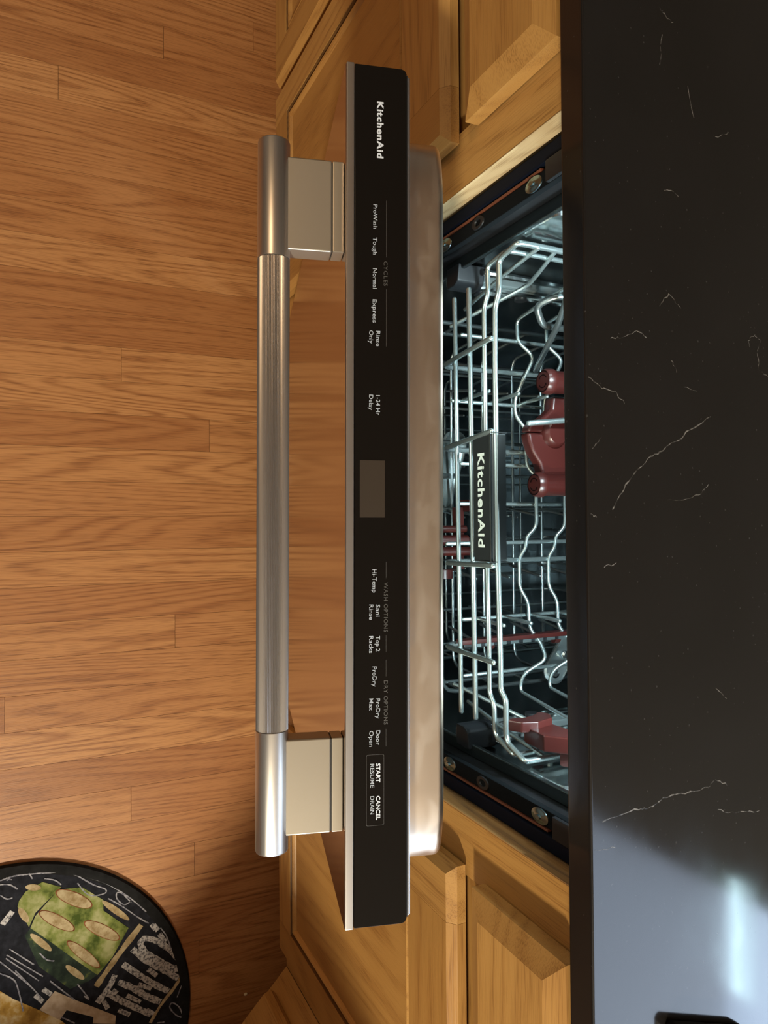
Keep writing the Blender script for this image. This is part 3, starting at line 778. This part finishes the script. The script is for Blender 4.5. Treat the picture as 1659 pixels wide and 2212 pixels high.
# ------------------------------------------------------------------ middle and bottom racks
def make_rack(z0, z1, label, base):
    r = thing('dish_rack', base, label, 'dish rack', None)
    loop = lambda z, e=0: [(-.24 + e, .095, z), (.24 - e, .095, z), (.24 - e, .52, z), (-.24 + e, .52, z), (-.24 + e, .095, z), (-.235 + e, .095, z)]
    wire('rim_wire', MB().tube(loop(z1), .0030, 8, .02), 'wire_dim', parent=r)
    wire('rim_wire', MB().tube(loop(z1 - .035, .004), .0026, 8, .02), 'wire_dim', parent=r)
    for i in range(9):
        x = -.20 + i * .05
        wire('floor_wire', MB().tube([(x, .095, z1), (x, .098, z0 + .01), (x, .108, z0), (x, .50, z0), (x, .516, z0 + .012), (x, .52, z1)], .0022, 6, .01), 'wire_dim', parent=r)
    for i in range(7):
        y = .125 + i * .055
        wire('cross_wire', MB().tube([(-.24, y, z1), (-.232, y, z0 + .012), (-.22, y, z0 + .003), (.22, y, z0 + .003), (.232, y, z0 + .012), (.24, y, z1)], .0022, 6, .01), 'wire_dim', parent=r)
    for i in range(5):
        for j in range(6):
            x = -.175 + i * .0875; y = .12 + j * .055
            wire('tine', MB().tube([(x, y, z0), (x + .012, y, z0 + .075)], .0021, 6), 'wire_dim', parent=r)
    return r
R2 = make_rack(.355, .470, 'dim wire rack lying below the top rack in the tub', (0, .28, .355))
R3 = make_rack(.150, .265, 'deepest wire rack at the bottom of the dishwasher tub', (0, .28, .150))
cl = MB()
for i, (x, w) in enumerate(((.030, .010), (.045, .014), (.060, .012))):
    cl.cyl((x, .115, .430 + .004 * i), (x, .155, .436 + .004 * i), w * .5, n=14)
cl.box(.000, .085, .140, .152, .424, .436).cyl((.085, .128, .418), (.098, .128, .418), .014, n=18).box(-.010, .006, .150, .164, .420, .452)
obj('spray_nozzle', cl, 'red', R2, bevel=.001, label='dark red spray nozzle cluster')
sp = MB()
capsule((-.10, .20, .330), (-.015, .17, .335), .020, .008, (0, -.2, .98), sp)
obj('wash_arm', sp, 'slide', R2)

# ------------------------------------------------------------------ round kitchen mat
MCX, MCY, MRAD, MZ = .8311, -.4200, .2798, .008
KM = thing('kitchen_mat', (MCX, MCY, 0), 'round black kitchen mat printed with food and lettering on the floor', 'mat')
def ring_at(r, z, n=72): return [(MCX + r * math.cos(2 * math.pi * k / n), MCY + r * math.sin(2 * math.pi * k / n), z) for k in range(n)]
obj('mat_body', MB().rings([ring_at(MRAD - .003, .0003), ring_at(MRAD, .003), ring_at(MRAD - .001, .006), ring_at(MRAD - .006, MZ - .0002), ring_at(MRAD - .018, MZ - .0004), ring_at(.01, MZ - .0004)]), 'mat_black', KM, smooth=50)
obj('mat_binding', MB().rings([ring_at(MRAD + .0006, .0004), ring_at(MRAD + .0022, .0035), ring_at(MRAD - .0005, .0085), ring_at(MRAD - .010, .0092), ring_at(MRAD - .0165, MZ - .0003)], cap=False), 'mat_edge', KM, smooth=50)
PR = {
'thick': [[(-66,265),(-91,245),(-109,226),(-118,207),(-112,200),(-97,206),(-76,228),(-58,251),(-51,265)],[(-106,187),(-81,209),(-57,238),(-37,261)],[(-85,172),(-58,200),(-38,222),(-20,245)],[(-71,160),(-53,150),(-33,133)],[(-58,165),(-39,191),(-22,209),(-6,232)],[(-44,149),(-24,172),(-9,191),(11,217)],[(-193,-4),(-210,10)]],
'tick': [[(-66,212),(-51,226)],[(-45,196),(-32,217)],[(-32,178),(-15,200)],[(-47,156),(-40,163)],[(-34,142),(-19,149)],[(-12,165),(1,183)],[(1,209),(13,224)],[(-120,230),(-104,240)],[(-139,217),(-129,224)],[(-138,221),(-126,228)],[(-78,53),(-66,65)],[(-72,42),(-58,53)]],
'thin': [[(-233,103),(-210,120),(-207,143),(-214,145),(-225,127),(-246,101),(-253,86)],[(-183,185),(-200,172),(-204,163),(-194,163),(-182,174),(-185,185)],[(-198,149),(-179,172),(-156,196),(-142,213)],[(-261,-7),(-264,12),(-262,35),(-259,58),(-254,86),(-239,119),(-221,149),(-192,182),(-162,209)],[(-264,1),(-259,9)],[(-259,2),(-264,8)],[(-264,33),(-254,38)],[(-255,-7),(-252,6),(-243,17)],[(-239,-7),(-231,2),(-231,10)],[(-153,6),(-120,40)],[(-145,2),(-98,53)],[(-140,1),(-93,47)],[(-118,14),(-84,38)],[(-119,-7),(-104,12),(-83,19),(-52,25)],[(-137,-7),(-113,14),(-84,38),(-65,50)],[(-88,63),(-48,99)],[(-72,103),(-44,120),(-50,113)],[(-27,79),(-11,99)],[(-6,259),(-23,266),(-21,268)],[(31,268),(23,257),(8,247),(1,251),(11,262),(27,268)],[(27,226),(29,238)],[(-136,48),(-123,58),(-118,69)],[(-113,242),(-88,250)],[(-130,232),(-114,242)],[(-251,55),(-245,70),(-236,79)]],
'tanline': [[(-37,265),(-22,253),(0,232),(24,215)]],
'stick': [[(-142,201),(-102,165),(-60,131)]],
'green': [[(-229,75),(-225,110),(-197,142),(-180,142),(-142,181),(-101,156),(-78,133),(-110,101),(-146,67),(-178,35),(-195,42)],[(-246,52),(-232,79),(-200,42),(-180,33),(-215,17),(-224,19),(-236,28)]],
'dark': [[(-146,67),(-110,101),(-78,133),(-72,120),(-67,92),(-115,47),(-168,27),(-178,35)]],
'beige': [[(-47,48),(-70,70),(-48,99),(-4,161),(9,160),(-2,126),(-12,127),(-35,87),(-22,77)]],
'gold': [[(-92,-7),(-74,12),(-47,47),(-21,79),(-13,86),(-41,-7)]],
'oval': [[(-209,98),(-195,119),(-196,92)],[(-180,73),(-164,93),(-169,67)],[(-148,140),(-132,161),(-137,133)],[(-117,112),(-96,131),(-108,106)]],
'lens': [[(-196,140),(-155,182)],[(-169,35),(-135,65)],[(-106,86),(-77,113)],[(-244,28),(-237,50)],[(-213,19),(-188,32)]]}
mw = lambda p: (MCX + p[0] / 1000, MCY + p[1] / 1000)
def smooth_path(p, n=5):
    if len(p) < 3: return p
    q = [p[0]] + p + [p[-1]]; out = []
    for i in range(1, len(q) - 2):
        a, b, c, d = (Vector(v) for v in q[i - 1:i + 3])
        for k in range(n):
            t = k / n
            out.append(tuple(.5 * (2 * b + (c - a) * t + (2 * a - 5 * b + 4 * c - d) * t * t + (3 * b - a - 3 * c + d) * t ** 3)))
    return out + [p[-1]]
def strokes(key, w, mat, name, z):
    for i_, s in enumerate(PR[key]):
        pts = smooth_path([mw(p) for p in s])
        obj(name, MB().ribbon(pts, [w * random.uniform(.8, 1.15) for _ in pts], z + i_ * .00002), mat, KM, smooth=0)
z = MZ
def polys(key, mat, name, z):
    for s in PR[key]: obj(name, MB().flat([mw(p) for p in s], z), mat, KM, smooth=0)
polys('dark', 'mat_dark_green', 'print_dark_border', z)  # dark green border printed under the food
polys('green', 'mat_green', 'print_food', z + .0002)
polys('gold', 'mat_gold', 'print_gold', z)
polys('beige', 'mat_beige', 'print_letter', z)
strokes('stick', .0095, 'mat_cream', 'print_stick', z + .0001)
strokes('thick', .0098, 'chalk', 'print_lettering', z + .0002)
strokes('tick', .0070, 'chalk', 'print_lettering', z + .0001)
strokes('tanline', .0055, 'mat_tan', 'print_line', z + .0003)
strokes('thin', .0020, 'chalk_thin', 'print_script', z + .0003)
TAU = [2 * math.pi * k / 28 for k in range(28)]
for c, a, b in PR['oval']:
    c, a, b = Vector(mw(c)), Vector(mw(a)), Vector(mw(b))
    obj('print_outline', MB().flat([c + (a - c) * 1.30 * math.cos(t) + (b - c) * .72 * math.sin(t) for t in TAU], z + .0004), 'mat_red', KM, smooth=0)
    obj('print_slice', MB().flat([c + (a - c) * 1.21 * math.cos(t) + (b - c) * .64 * math.sin(t) for t in TAU], z + .0006), 'mat_cream', KM, smooth=0)
for a, b in PR['lens']:
    a, b = Vector(mw(a)), Vector(mw(b)); c = (a + b) * .5; d = (b - a) * .5; nr = Vector((-d.y, d.x)).normalized() * .0048
    obj('print_slice', MB().flat([c + d * math.cos(t) + nr * math.sin(t) for t in TAU], z + .0004), 'mat_cream', KM, smooth=0)

def crumb(x, y, r, label):
    bm = MB()
    rs = []
    for i in range(5):
        a = math.pi * (i + .5) / 5
        rs.append([(x + r * math.sin(a) * math.cos(2 * math.pi * k / 8) * (1 + .2 * math.sin(3 * k)), y + r * 1.3 * math.sin(a) * math.sin(2 * math.pi * k / 8), r * .8 * (1 - math.cos(a)) ) for k in range(8)])
    bm.rings(rs)
    obj('crumb', bm, 'crumb', label=label, cat='crumb')
crumb(.858, -.0411, .0026, 'pale round crumb on the floor near the corner cabinet')
